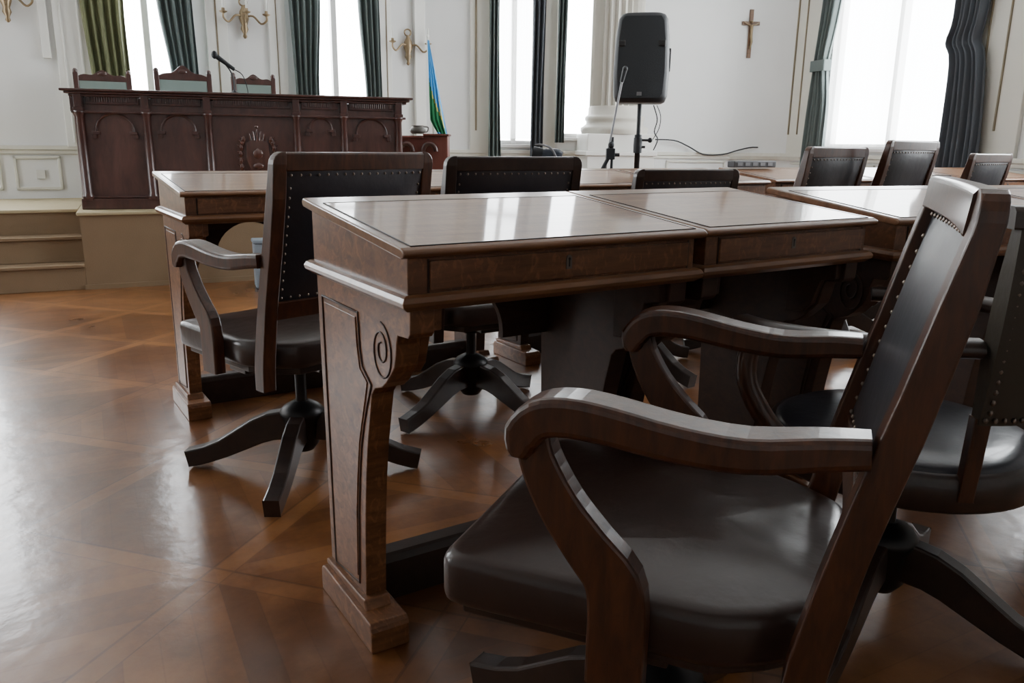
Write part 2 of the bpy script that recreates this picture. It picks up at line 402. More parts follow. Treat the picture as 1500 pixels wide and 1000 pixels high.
# ------------------------------------------------------------------ swivel armchairs
def cushion(poly, z0, z1, dome=.009, rnd=.015, n_per=6):
    # rounded polygon then rings
    n = len(poly); pts = []
    rc = .03
    for i in range(n):
        p0, p1, p2 = Vector(poly[i - 1]), Vector(poly[i]), Vector(poly[(i + 1) % n])
        a = p1 + (p0 - p1).normalized() * rc; b = p1 + (p2 - p1).normalized() * rc
        for k in range(5):
            t = k / 4; pts.append(a * (1 - t) ** 2 + p1 * 2 * t * (1 - t) + b * t * t)
        q = p2 + (p1 - p2).normalized() * rc
        for k in range(1, n_per): pts.append(b.lerp(q, k / n_per))
    c = sum(pts, Vector((0, 0))) / len(pts)
    def ring(ins, z):
        out = []
        for p in pts:
            d = p - c; l = d.length; out.append((c.x + d.x * (1 - ins / l), c.y + d.y * (1 - ins / l), z))
        return out
    h = z1 - z0
    rs = [ring(.012, z0), ring(.003, z0 + .005), ring(0, z0 + .014), ring(0, z1 - rnd), ring(.003, z1 - rnd * .45), ring(.011, z1 - rnd * .12), ring(.024, z1), ring(.06, z1 + dome * .45), ring(.11, z1 + dome * .8), ring(.16, z1 + dome)]
    return rs

def make_base(root, lift, leg_rot, rad=.335, mat=CHW2):
    b = empty('swivel_base'); b.parent = root; b.rotation_euler = (0, 0, leg_rot)
    for k in range(4):
        L = MB()
        path = [(0, .133), (.05, .135), (.09, .130), (.13, .115), (.18, .088), (.23, .062), (.28, .043), (.315, .034), (rad, .030)]
        hs = [.085, .085, .082, .076, .066, .056, .052, .052, .050]
        L.strip(path, [-.021] * 9, [.021] * 9, hs)
        o = L.build('leg', mat, b, .005, 2); o.rotation_euler = (0, 0, k * PI / 2)
        # keep the foot flat on the floor
    h = MB(); h.lathe([(.03, .06), (.045, .08), (.052, .15), (.062, .168), (.062, .178), (.05, .192), (.03, .203), (.02, .207)], n=20)
    h.build('hub', IRON, b)
    s = MB(); s.lathe([(.016, .15), (.016, .30 + lift)], n=14); s.lathe([(.03, .285 + lift), (.045, .30 + lift), (.05, .33 + lift)], n=16)
    s.build('spindle', IRON, b)
    return b

def make_chair(lift=0, leg_rot=0.8, wood_m=CHW, leather=LEA, backl=LEAB, arms=True):
    root = empty('swivel_armchair'); base = make_base(root, lift, leg_rot)
    up = Matrix.Translation((0, 0, lift))
    parts = []
    bow = lambda x: -.010 * (1 - (x / .2375) ** 2)
    def add(mb, name, mats, **k):
        o = mb.build(name, mats, root, **k); o.location.z = lift; return o
    # seat
    poly = [(-.228, .247), (.228, .247), (.232, -.10), (.196, -.165), (.145, -.226), (-.145, -.226), (-.196, -.165), (-.232, -.10)]
    st = MB(); st.rings(cushion(poly[::-1], .358, .427)); add(st, 'seat', leather, subsurf=0)
    sf = MB(); sf.prism([(x * .9, y * .9) for x, y in poly], .338, .359, 'z')
    sf.box(-.19, .19, -.04, .04, .318, .339).box(-.05, .05, -.17, .17, .318, .339)
    add(sf, 'seat_frame', CHW2, bevel=.003)
    # posts
    pp_ = [(.315, -.168, -.206), (.37, -.168, -.210), (.40, -.172, -.214), (.458, -.184, -.2245), (.50, -.193, -.232), (.53, -.200, -.238), (.58, -.212, -.25), (.659, -.232, -.270),
           (.70, -.243, -.279), (.786, -.264, -.297), (.852, -.281, -.306), (.862, -.283, -.3075), (.872, -.284, -.308), (.880, -.285, -.3085), (.886, -.2855, -.3085), (.8895, -.286, -.308)]
    for sx in (-1, 1):
        p = MB(); rs = []
        for z, yf, yb in pp_:
            cut = .027 * (1 - math.sqrt(max(0, 1 - ((z - .862) / .0278) ** 2))) if z > .862 else 0
            xa, xb = sx * .2025, sx * (.2375 - cut)
            rs.append([(xa, yf, z), (xb, yf, z), (xb, yb, z), (xa, yb, z)])
        p.rings(rs, smooth=False)
        add(p, 'back_post', wood_m, bevel=.004, seg=3)
    # top rail with rounded ends, bowed
    tr = MB(); rs = []
    for k in range(25):
        x = -.204 + .408 * k / 24
        zt = .8885; y = bow(x) * .9 + .0024; zb = .847
        rs.append([(x, -.2785 + y, zb), (x, -.2825 + y, zt - .004), (x, -.286 + y, zt), (x, -.305 + y, zt), (x, -.309 + y, zt - .004), (x, -.3065 + y, zb)])
    tr.rings(rs, smooth=False); add(tr, 'top_rail', wood_m, bevel=.002)
    br = MB(); rs = []
    for k in range(13):
        x = -.2035 + .407 * k / 12; y = bow(x) * .8
        rs.append([(x, -.206 + y, .495), (x, -.214 + y, .54), (x, -.238 + y, .54), (x, -.230 + y, .495)])
    br.rings(rs, smooth=False); add(br, 'bottom_rail', wood_m, bevel=.003)
    # leather back panel with studs (one mesh, both faces)
    bp = MB(); nx, nz = 14, 10
    def cy(z): return -.222 - (z - .54) / (.838 - .54) * .072
    for face in (1, -1):
        rs = []
        for j in range(nz + 1):
            z = .536 + (.850 - .536) * j / nz; row = []
            for i in range(nx + 1):
                x = -.204 + .408 * i / nx
                ex = 1 - abs(2 * i / nx - 1) ** 4; ez = 1 - abs(2 * j / nz - 1) ** 4
                row.append((x, cy(z) + bow(x) + face * (.004 + .013 * ex * ez), z))
            rs.append(row)
        bp.rings(rs, closed=False)
    def sd(x, z, face):
        bp.ball((x, cy(z) + bow(x) + face * .0065, z), .0036, 6, 1)
    for face in (1, -1):
        for k in range(17):
            x = -.192 + .384 * k / 16; sd(x, .838, face); sd(x, .548, face)
        for k in range(1, 13):
            z = .548 + .282 * k / 13; sd(-.192, z, face); sd(.192, z, face)
    add(bp, 'back_panel', [backl, STUD])
    # arms
    if arms:
        for sx in (-1, 1):
            a = MB()
            path = smoothpath([(-.226, .640), (-.18, .636), (-.114, .628), (-.047, .632), (.02, .642), (.068, .645), (.10, .638), (.118, .618), (.121, .594)], 3)
            n = len(path); xc = [.222 + .03 * math.sin(PI * min(1, max(0, (p[0] + .24) / .36)) * .62) for p in path]
            w = [.022 + .006 * min(1, max(0, (p[0] + .24) / .1)) for p in path]
            hs = [.032 + .012 * min(1, k / (n * .55)) for k in range(n)]
            hs[-1] = .022; hs[-2] = .032; hs[-3] = .038
            x0 = [sx * (c - v) for c, v in zip(xc, w)]; x1 = [sx * (c + v) for c, v in zip(xc, w)]
            a.strip(path, x0, x1, hs); add(a, 'armrest', wood_m, bevel=.009, seg=3)
            sp = MB()
            path = smoothpath([(.110, .625), (.105, .59), (.080, .54), (.045, .495), (.015, .46), (.008, .42), (.008, .37), (.008, .33)], 3); n = len(path)
            hs = [.036 + .030 * min(1, k / (n * .55)) for k in range(n)]
            sp.strip(path, [sx * .234] * n, [sx * .264] * n, hs); add(sp, 'arm_support', wood_m, bevel=.004)
    return root

def place(o, x, y, th, lab, group='swivel armchairs at the desks'):
    o.location = (x, y, 0); o.rotation_euler = (0, 0, th - PI / 2); tag(o, lab, 'chair', group); return o
# chair proportions repeat; each has its own swivel height and base angle
cA = place(make_chair(0, R_(77)), .245, -.328, 2.186, 'big swivel armchair nearest the camera, brown leather seat, facing the nearest desk')
cL = place(make_chair(.012, R_(148) - (R_(106) - PI / 2)), .167, 1.080, R_(106), 'swivel armchair with its back to us left of the nearest desk, four splayed feet visible')
cM = place(make_chair(.0, R_(22), wood_m=CHW2), .845, 1.295, R_(88), 'dark chair whose studded back rises just behind the nearest desk top')
cP = place(make_chair(-.045, R_(10), wood_m=CHW2), 1.69, 1.40, R_(84), 'low chair of which only the top rail shows above the second front desk')
cR1 = place(make_chair(.042, R_(48)), 2.39, 1.33, R_(97), 'chair with a row of studs across its back, by the dark green curtain')
cR2 = place(make_chair(.073, R_(48), arms=False), 2.87, 1.30, R_(97), 'tallest far chair back, below the middle of the bright right window')
cR3 = place(make_chair(.022, R_(48)), 3.47, 1.27, R_(97), 'small far chair back right of the bright window, near the right edge')
cR4 = place(make_chair(-.03, R_(48)), 4.12, 1.17, R_(92), 'chair at the far right edge, only a sliver of its back visible')

# round tub chair on the right
def make_tub():
    root = empty('tub_chair'); make_base(root, -.02, R_(11), .36)
    R0 = .242
    rim = MB(); rim.lathe([(R0 - .03, .333), (R0 - .004, .335), (R0, .341), (R0 + .002, .372), (R0, .395), (R0 - .006, .402), (R0 - .03, .403)], n=48)
    rim.build('seat_rim', CHW2, root)
    st = MB(); st.lathe([(R0 - .012, .398), (R0 - .014, .405), (R0 - .03, .413), (R0 - .08, .418), (.08, .421), (.01, .422)], n=48)
    st.build('seat', LEAB, root)
    # back: curved shell centred on local -y
    a0, a1 = R_(-90 - 44), R_(-90 + 44)
    def pt(a, z, r): return (r * math.cos(a), r * math.sin(a) - .01, z)
    sh = MB(); n = 22
    rin = lambda z: .232 + (z - .46) * .10
    outr, innr = [], []
    for j in range(9):
        z = .50 + (.822 - .50) * j / 8
        outr.append([pt(a0 + (a1 - a0) * i / n, z, rin(z) + .020 + .008 * math.sin(PI * j / 8)) for i in range(n + 1)])
        innr.append([pt(a0 + (a1 - a0) * i / n, z, rin(z) - .004 - .012 * math.sin(PI * j / 8)) for i in range(n + 1)])
    sh.rings(outr, closed=False); sh.rings(innr, closed=False)
    sh.rings([outr[-1], innr[-1]], closed=False); sh.rings([outr[0], innr[0]], closed=False)
    for side in (0, -1): sh.rings([[r[side] for r in outr], [r[side] for r in innr]], closed=False)
    def stud(a, z): x, y, zz = pt(a, z, rin(z) + .0235); sh.ball((x, y, zz), .0048, 6, 1)
    for i in range(26):
        stud(a0 + (a1 - a0) * (i + .5) / 26, .510)
    for k in range(17):
        z = .523 + .28 * k / 16; stud(a0 + .05, z); stud(a1 - .05, z)
    tag(sh.build('back_panel', [LEAO, STUD], root), 'olive-brown curved leather back edged with round studs')
    tr = MB(); rs = []
    for i in range(n + 1):
        a = a0 - .05 + (a1 - a0 + .1) * i / n
        rs.append([pt(a, z, rin(.8) + d) for z, d in ((.812, .03), (.838, .028), (.845, .02), (.845, -.004), (.838, -.012), (.812, -.012))])
    tr.rings(rs, smooth=False); tr.build('top_rail', CHW2, root, .003)
    for a in (a0 + .04, a1 - .04):
        p = MB(); rs = []
        for z in (.36, .42, .51):
            r = rin(z) + (.004 if z > .47 else .006)
            rs.append([pt(a - .055, z, r - .012), pt(a + .055, z, r - .012), pt(a + .055, z, r + .012), pt(a - .055, z, r + .012)])
        p.rings(rs, smooth=False).build('back_post', CHW, root, .003)
    # bent arms sweeping forward with front supports
    for sx in (-1, 1):
        am = MB()
        pl = smoothpath([(sx * .165, -.175, .62), (sx * .235, -.09, .618), (sx * .278, .02, .614), (sx * .28, .13, .61), (sx * .245, .205, .605)], 4)
        am.tube(pl, .027, 10, flat=.6); am.build('armrest', CHW2, root)
        sp = MB(); pl = smoothpath([(sx * .262, .165, .602), (sx * .275, .17, .52), (sx * .262, .14, .45), (sx * .232, .09, .38), (sx * .222, .085, .35)], 4)
        sp.tube(pl, .02, 8); sp.build('arm_support', CHW, root)
    return root
tub = make_tub(); place(tub, .925, -.245, R_(97), 'round-seated tub chair at the right edge, olive leather back with studs', None)

# ------------------------------------------------------------------ room
PA, PB, PC, PD = (-4.5, 6.38), (2.89, 5.73), (5.97, 4.30), (4.42, -.23)
PE, PF, PG = (4.0, -4.2), (-4.6, -4.2), (-4.6, 6.39)
HZ = 3.5
class Wall:
    def __init__(s, P, Q):
        s.P = Vector((*P, 0)); d = Vector((*Q, 0)) - s.P; s.len = d.length; s.u = d.normalized()
        s.n = Vector((s.u.y, -s.u.x, 0))    # into the room (walls run clockwise seen from above)
        s.ang = math.atan2(s.u.y, s.u.x)
    def place(s, o):   # local x along, local y out of room, z up ; interior is local -y
        o.location = s.P; o.rotation_euler = (0, 0, s.ang); return o
    def pt(s, x, off, z): p = s.P + s.u * x + s.n * off; return (p.x, p.y, z)
WL, WM, WR = Wall(PA, PB), Wall(PB, PC), Wall(PC, PD)
def wall_mesh(w, name, ops, ztop=HZ):
    mb = MB(); xs = 0; T = .22
    for (a, b, z0, z1) in ops:
        mb.box(xs, a, 0, T, 0, ztop); mb.box(a, b, 0, T, 0, z0); mb.box(a, b, 0, T, z1, ztop); xs = b
    mb.box(xs, w.len, 0, T, 0, ztop)
    return tag(w.place(mb.build(name, WALL)), kind='structure')
opsL = [(1.6, 2.3, .95, 3.0), (3.15, 3.85, .95, 3.0), (4.80, 5.45, .95, 3.0), (6.28, 6.92, .95, 3.0)]
opsM = [(.60, 1.02, .93, 3.0), (1.22, 1.58, 1.0, 3.0)]
opsR = [(.78, 2.34, .93, 3.0), (3.3, 4.3, .93, 3.0)]
wall_mesh(WL, 'wall_left', opsL); wall_mesh(WM, 'wall_back', opsM); wall_mesh(WR, 'wall_right', opsR)
WX, WY, WZ = Wall(PD, PE), Wall(PE, PF), Wall(PF, PG)
opsZ = [(8.2, 9.1, .93, 3.0)]
opsY = []
wall_mesh(WX, 'wall_side', []); wall_mesh(WY, 'wall_front', opsY); wall_mesh(WZ, 'wall_far_left', opsZ)
fl = MB(); fl.add([(*p, 0) for p in (PA, PB, PC, PD, PE, PF, PG)], [list(range(7))[::-1]]); tag(fl.build('floor', FLR), kind='structure')
ce = MB(); ce.box(-4.9, 6.4, -4.5, 6.8, HZ, HZ + .1); tag(ce.build('ceiling', WALL), kind='structure')

wn = 0
def window(w, op, mull=True, pane=PANE):
    global wn
    wn += 1; a, b, z0, z1 = op; m = MB(); f = .035
    m.box(a, a + f, .04, .10, z0, z1).box(b - f, b, .04, .10, z0, z1).box(a, b, .04, .10, z0, z0 + f).box(a, b, .04, .10, z1 - f, z1)
    if mull:
        c = (a + b) / 2; m.box(c - .024, c + .024, .035, .10, z0, z1)
        m.box(a, b, .05, .09, 2.42, 2.47)
    m.box(a - .03, b + .03, -.03, .06, z0 - .03, z0)
    o = tag(w.place(m.build('window_%d' % wn, FRAME, bevel=.004)), kind='structure')
    g = MB(); g.box(a + .01, b - .01, .105, .112, z0 + .01, z1 - .01); g.build('glass_pane', pane, o)
    return o
for op in opsL: window(WL, op)
for op in opsM: window(WM, op, op[1] - op[0] > .4)
for op in opsR: window(WR, op)
for op in opsZ: window(WZ, op)

# rails, skirting, wainscot
def trimbox(w, n, boxes, m, bev=.004):
    mb = MB()
    for b in boxes: mb.box(*b)
    return tag(w.place(mb.build(n, m, bevel=bev)), kind='structure')
tn = 0
def rail(w, gaps, z=.865):
    global tn
    xs = 0; bx = []
    for a, b in gaps + [(w.len, w.len)]:
        if a > xs: bx += [(xs, a, -.03, 0, z - .02, z + .012), (xs, a, -.018, 0, z - .05, z - .02)]
        xs = b
    tn += 1; trimbox(w, 'trim_%d' % tn, bx, TRIM)
    tn += 1; trimbox(w, 'baseboard_%d' % tn, [(0, w.len, -.02, 0, 0, .14)], TRIM)
rail(WL, []); rail(WM, []); rail(WR, []); rail(WZ, []); rail(WX, []); rail(WY, [])
def panels(w, lst, z0, z1, m=TRIM):
    global tn
    bx = []; t = .022
    for a, b in lst:
        bx += [(a, b, -.014, 0, z1 - t, z1), (a, b, -.014, 0, z0, z0 + t), (a, a + t, -.014, 0, z0, z1), (b - t, b, -.014, 0, z0, z1)]
    tn += 1; trimbox(w, 'trim_%d' % tn, bx, m, .005)
panels(WL, [(.2, .9), (1.9, 2.6), (3.5, 4.05), (4.13, 4.44)], .55, .80)
panels(WM, [(.08, .30), (.33, .52), (2.3, 2.9)], .3, .80); panels(WR, [(.25, .7), (.9, 1.5), (1.55, 2.1), (2.4, 3.0)], .3, .80)
tn += 1; trimbox(WL, 'trim_%d' % tn, [(4.50, 4.72, -.035, 0, .87, 3.4), (4.545, 4.56, -.045, -.03, .9, 3.3), (4.66, 4.675, -.045, -.03, .9, 3.3),
     (5.56, 5.72, -.03, 0, .87, 3.4), (6.04, 6.18, -.03, 0, .87, 3.4), (6.98, 7.09, -.03, 0, .87, 3.4)], TRIMW)
tn += 1; trimbox(WL, 'trim_%d' % tn, [(7.30, 7.40, -.05, 0, .87, 3.4)], TRIMW)
tn += 1; trimbox(WL, 'trim_%d' % tn, [(5.63, 5.642, -.034, -.028, .95, 3.3), (6.10, 6.108, -.034, -.028, .95, 3.3), (7.04, 7.05, -.034, -.028, .95, 3.3)], GILT, .001)
tn += 1; trimbox(WM, 'trim_%d' % tn, [(.40, .58, -.03, 0, .87, 3.4), (1.04, 1.20, -.03, 0, .87, 3.4)], TRIM)
tn += 1; trimbox(WM, 'trim_%d' % tn, [(.445, .462, -.04, -.028, 1.05, 3.3)], GILT, .002)
tn += 1; trimbox(WR, 'trim_%d' % tn, [(.22, .62, -.03, 0, .87, 3.4), (2.30, 2.85, -.03, 0, .87, 3.4)], TRIM)
tn += 1; trimbox(WR, 'trim_%d' % tn, [(.255, .272, -.04, -.028, 1.05, 3.3), (.40, .412, -.04, -.028, 1.05, 3.3), (2.50, 2.512, -.04, -.028, 1.05, 3.3), (2.66, 2.672, -.04, -.028, 1.05, 3.3)], GILT, .002)
tn += 1; trimbox(WL, 'trim_%d' % tn, [(4.41, 4.465, -.05, 0, 1.50, 3.4)], TRIMW)   # hanging moulding board at the left
# rounded corner between back and right wall
cm = MB(); rr = .45
cpt = Vector((*PC, 0)); u1 = -WM.u; u2 = WR.u
A1 = cpt + u1 * rr; A2 = cpt + u2 * rr; pts = []
for k in range(13):
    t = k / 12; pts.append(A1 * (1 - t) ** 2 + cpt * 2 * t * (1 - t) + A2 * t * t)
cm.rings([[(p.x, p.y, 0) for p in pts], [(p.x, p.y, HZ) for p in pts]], closed=False)
tag(cm.build('wall_corner', WALL), kind='structure')
rc_ = MB(); cin = cpt + (u1 + u2).normalized() * 3
def inw(p, d): q = cin - p; q.z = 0; q = q.normalized() * d; return p + q
rc_.rings([[(q.x, q.y, z) for q, z in ((inw(p, -.01), .815), (inw(p, .02), .815), (inw(p, .032), .848), (inw(p, .032), .877), (inw(p, -.01), .877))] for p in pts], smooth=False)
tn += 1; tag(rc_.build('trim_%d' % tn, TRIM), kind='structure')

# ------------------------------------------------------------------ column
tcol = empty('fluted_column', (*WM.pt(1.72, .20, 0)[:2], 0), WM.ang)
c = MB(); c.lathe([(.235, 1.27), (.225, 3.45)], n=48, flute=.13); c.build('shaft', COLM, tcol)
c = MB(); c.lathe([(.30, 1.03), (.31, 1.06), (.31, 1.085), (.285, 1.10), (.262, 1.12), (.26, 1.14), (.272, 1.155), (.274, 1.175), (.262, 1.19), (.245, 1.20), (.243, 1.26), (.236, 1.275)], n=40); c.build('base', COLM, tcol)
c = MB(); c.box(-.31, .31, -.28, .2, 0, .84).box(-.33, .33, -.30, .2, .84, .88).box(-.31, .31, -.28, .2, .88, 1.03); c.build('pedestal', TRIMW, tcol, .006)
tag(tcol, 'tall fluted stone column on a white pedestal behind the black speaker', 'column')

# ------------------------------------------------------------------ curtains
def curtain(w, rows, pleats, m, label, tie=None, off=.09, amp=.03):
    mb = MB(); n = pleats * 8; rs = []
    rows = smoothpath([(z, a, b) for z, a, b in rows], 4)
    for z, a, b in rows:
        rs.append([(a + (b - a) * i / n, -off - amp * math.sin(2 * PI * pleats * i / n + .5 * math.sin(z * 2)) - .008 * math.sin(7 * i / n * 2 + z), z) for i in range(n + 1)])
    mb.rings(rs, closed=False)
    o = w.place(mb.build('curtain', m, smooth_all=True)); tag(o, label, 'curtain', 'green window curtains')
    if tie:
        z, a, b = tie; t = MB()
        prof = [(a - .012, -off - amp - .012), (b + .012, -off - amp - .012), (b + .012, -off + amp + .01), (a - .012, -off + amp + .01)]
        t.rings([[(x, y, z - .045) for x, y in prof], [(x, y, z + .045) for x, y in prof]], smooth=False)
        t.build('tieback', m, o, .01, 3)
    return o
curtain(WL, [(.55, 4.74, 4.97), (1.3, 4.72, 4.98), (2.0, 4.68, 4.98), (3.1, 4.66, 5.05)], 5, CURO, 'olive green curtain left of the window behind the bench left end')
curtain(WL, [(.55, 5.31, 5.48), (1.4, 5.27, 5.47), (2.0, 5.20, 5.46), (3.1, 5.15, 5.45)], 5, CURG, 'grey-green curtain right of the left bench window, by the middle high-back chair')
curtain(WL, [(.55, 6.24, 6.42), (1.4, 6.22, 6.42), (2.0, 6.20, 6.46), (3.1, 6.18, 6.5)], 5, CURG, 'blue-grey green curtain left of the window right of the microphone')
curtain(WL, [(.55, 6.84, 6.98), (1.4, 6.82, 6.97), (2.0, 6.78, 6.97), (3.1, 6.75, 6.96)], 4, CURG, 'narrow green curtain at the right of the window above the bench right end')
curtain(WM, [(.75, .56, .68), (1.4, .565, .665), (2.0, .57, .66), (3.1, .56, .68)], 3, CURG, 'narrow green curtain left of the slim window beyond the flag')
curtain(WM, [(.75, .95, 1.07), (1.4, .955, 1.07), (2.0, .96, 1.08), (3.1, .95, 1.10)], 3, CURB, 'dark slate curtain between the two slim windows, left of the column')
curtain(WM, [(.95, 1.18, 1.27), (1.4, 1.185, 1.27), (2.0, 1.19, 1.28), (3.1, 1.19, 1.30)], 3, CURG, 'slim green curtain at the left of the window beside the column')
curtain(WR, [(.45, .62, .92), (.95, .64, .92), (1.3, .66, .91), (1.58, .69, .85), (1.72, .70, .86), (2.1, .73, .93), (3.1, .76, 1.04)], 6, CURG, 'dark green curtain with tieback at the left of the large right window', (1.62, .67, .85))
curtain(WR, [(.55, 2.28, 2.60), (1.0, 2.29, 2.62), (1.5, 2.28, 2.56), (1.64, 2.22, 2.50), (1.8, 2.26, 2.52), (2.2, 2.24, 2.54), (3.1, 2.20, 2.6)], 6, CURB, 'dark slate curtain gathered at the right side of the large right window')
def sheerc(w, a, b, z0, label):
    mb = MB(); n = 60
    rs = [[(a + (b - a) * i / n, -.02 + .01 * math.sin(i * 1.3) + .006 * math.sin(i * .7 + z), z) for i in range(n + 1)] for z in (z0, 1.2, 1.6, 2.2, 3.0)]
    mb.rings(rs, closed=False); o = w.place(mb.build('sheer_curtain', SHEER, smooth_all=True)); tag(o, label, 'curtain')
sheerc(WR, .80, 2.22, .94, 'white sheer curtain hanging over the large right window')
sheerc(WM, .62, 1.0, .98, 'white sheer curtain over the slim window beyond the flag')

# ------------------------------------------------------------------ platform with recessed steps
PR = Matrix.Rotation(R_(-7), 4, 'Z'); PO = Vector((-.097, 4.56, 0))
def pl_place(o, z=0): o.location = (PO.x, PO.y, z); o.rotation_euler = (0, 0, R_(-7)); return o
ZP = .485
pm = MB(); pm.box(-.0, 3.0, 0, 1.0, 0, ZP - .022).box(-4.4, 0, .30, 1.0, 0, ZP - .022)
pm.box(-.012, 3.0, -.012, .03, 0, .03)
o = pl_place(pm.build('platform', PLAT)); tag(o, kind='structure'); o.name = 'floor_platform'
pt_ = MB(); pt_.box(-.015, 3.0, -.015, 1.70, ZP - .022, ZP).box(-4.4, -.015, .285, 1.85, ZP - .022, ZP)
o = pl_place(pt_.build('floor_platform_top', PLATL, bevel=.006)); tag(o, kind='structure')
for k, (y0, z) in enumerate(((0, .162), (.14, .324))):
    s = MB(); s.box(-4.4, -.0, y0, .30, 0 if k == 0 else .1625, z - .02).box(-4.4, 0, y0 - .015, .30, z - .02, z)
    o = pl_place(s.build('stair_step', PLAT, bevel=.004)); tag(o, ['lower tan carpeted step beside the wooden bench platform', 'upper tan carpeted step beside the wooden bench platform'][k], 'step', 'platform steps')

# ------------------------------------------------------------------ bench (judges' desk)
bn = empty('carved_bench', (PO.x + .045, PO.y + .19, ZP), R_(-16)); tag(bn, 'long carved mahogany bench with arches and columns on the platform', 'bench')
BL, BH, BD = 2.08, .745, .46
b = MB(); b.box(.03, BL - .03, .035, BD, .05, BH - .05); b.build('carcass', MAHL, bn)
b = MB(); b.box(-.01, BL + .01, .0, BD, 0, .07).box(0, BL, .01, BD, .07, .085); b.build('plinth', MAHO, bn, .006)
b = MB()
for z0, z1, d in ((BH - .145, BH - .13, .01), (BH - .045, BH - .03, .015), (BH - .03, BH - .015, .035), (BH - .015, BH, .055)):
    b.box(-d, BL + d, .01 - d, BD, z0, z1)
b.build('cornice', MAHO, bn, .004)
colx = [.035, .42, .79, 1.35, 1.665, 2.04]
for x in colx:
    p = MB(); p.lathe([(.030, .07), (.032, .085), (.025, .10), (.025, .35), (.021, .58), (.025, .59), (.032, .605), (.028, .62)], c=(x, .012, 0), n=14)
    p.box(x - .028, x + .028, -.018, .04, .615, .635); p.box(x - .022, x + .022, -.012, .04, .635, .73); p.box(x - .028, x + .028, -.016, .04, .06, .085)
    p.build('pilaster', MAHO, bn, .002)
for y in (.10, .24, .38, .5):   # columns on the left end
    p = MB(); p.lathe([(.026, .07), (.019, .10), (.016, .58), (.026, .605)], c=(.0, y, 0), n=12); p.box(-.028, .03, y - .026, y + .026, .61, .635); p.box(-.03, .03, y - .012, y + .012, .635, .73)
    p.build('end_pilaster', MAHO, bn, .002)
for k in range(5):
    xa, xb = colx[k] + .028, colx[k + 1] - .028; cx = (xa + xb) / 2
    f = MB(); f.box(xa + .01, xb - .01, .018, .035, .655, .715)
    nn = int((xb - xa - .10) / .014)
    for i in range(nn): f.box(xa + .05 + i * .014, xa + .058 + i * .014, .012, .02, .668, .702)
    f.box(xa + .022, xa + .04, .01, .02, .672, .70).box(xb - .04, xb - .022, .01, .02, .672, .70)
    f.build('frieze_panel', MAHO, bn, .002)
    if k != 2:
        a = MB(); r = (xb - xa) / 2 - .055; zc = .60 - r
        a.tube([(cx + r * math.cos(t), .028, zc + r * math.sin(t)) for t in [PI * j / 20 for j in range(21)]], .009, 6)
        for s in (-1, 1):
            a.box(cx + s * r - .022, cx + s * r + .022, .005, .04, zc - .02, zc)
            a.box(cx + s * (r + .012) - .014, cx + s * (r + .012) + .014, .01, .04, zc - .045, zc - .02)
        a.build('arch_moulding', MAHO, bn, .002)
# carved coat-of-arms relief
cr = MB(); cx = (colx[2] + colx[3]) / 2 + .02; cz = .33
shield = [(cx - .07, cz + .10), (cx - .03, cz + .12), (cx, cz + .11), (cx + .03, cz + .12), (cx + .07, cz + .10), (cx + .075, cz), (cx + .05, cz - .08), (cx, cz - .13), (cx - .05, cz - .08), (cx - .075, cz)]
cr.prism(shield, .005, .04, 'y')
cr.ball((cx, .0, cz + .03), .035, 10, 0, (1, .5, 1)); cr.ball((cx, .0, cz - .05), .03, 10, 0, (1.2, .5, .7))
for s in (-1, 1):
    for k in range(9):
        t = k / 8; ang = -1.3 + t * 2.5
        px, pz = cx + s * (.075 + .035 * math.cos(ang)), cz - .01 + .14 * math.sin(ang)
        cr.ball((px, .015, pz), .022, 6, 0, (.8, .7, 1.1))
        cr.tube([(px, .02, pz), (px + s * .025, .008, pz + .02)], [.010, .003], 5)
for k, h in enumerate((.02, .035, .05, .035, .02)): cr.tube([(cx - .04 + k * .02, .02, cz + .11), (cx - .05 + k * .025, .01, cz + .14 + h)], [.012, .005], 6)
cr.ball((cx, .008, cz + .205), .014, 8)
cr.build('carved_emblem', EMB, bn, .003)

# high-back chairs behind the bench
def bl(x, y): v = PR @ Vector((x, y, 0)); return PO.x + v.x, PO.y + v.y
def high_chair(x, y, h, w, crest, lab):
    X, Y = bl(x, y); r = empty('high_back_chair', (X, Y, ZP), R_(-4.5)); tag(r, lab, 'chair', 'high-back chairs behind the bench')
    m = MB(); m.box(-w / 2, w / 2, -.22, .2, .38, .44); m.build('seat', UPH, r, .015)
    for s in (-1, 1):
        m = MB(); m.box(s * w / 2 - .018, s * w / 2 + .018, .19, .225, 0, h + .02).ball((s * w / 2, .207, h + .03), .02, 8); m.build('back_post', MAHO, r, .004)
        m = MB(); m.lathe([(.018, 0), (.022, .2), (.016, .38)], c=(s * (w / 2 - .02), -.2, 0), n=10); m.build('leg', MAHO, r)
    m = MB(); pts = []
    for k in range(21):
        t = -1 + k / 10; pts.append((t * w / 2, h + crest * math.exp(-(t * 2.3) ** 2) + .008 * math.cos(t * 9)))
    m.prism(pts + [(w / 2, h - .035), (-w / 2, h - .035)], .192, .222, 'y')
    m.ball((0, .19, h + crest * .4), .022, 8, 0, (1.6, .5, .8)); m.build('crest_rail', MAHO, r, .003)
    m = MB(); m.box(-w / 2 + .016, w / 2 - .016, .195, .215, .5, h - .03); m.build('back_panel', UPH, r, .006)
    m = MB(); m.box(-w / 2, w / 2, .195, .22, .46, .5); m.build('bottom_rail', MAHO, r)
high_chair(.205, .90, .885, .345, .035, 'high-back chair with grey-green panel at the left end behind the bench')
high_chair(.75, .90, .915, .37, .065, 'tallest high-back chair with peaked crest, middle behind the bench')
high_chair(1.26, .90, .905, .30, .035, 'smaller high-back chair right of the bench microphone')

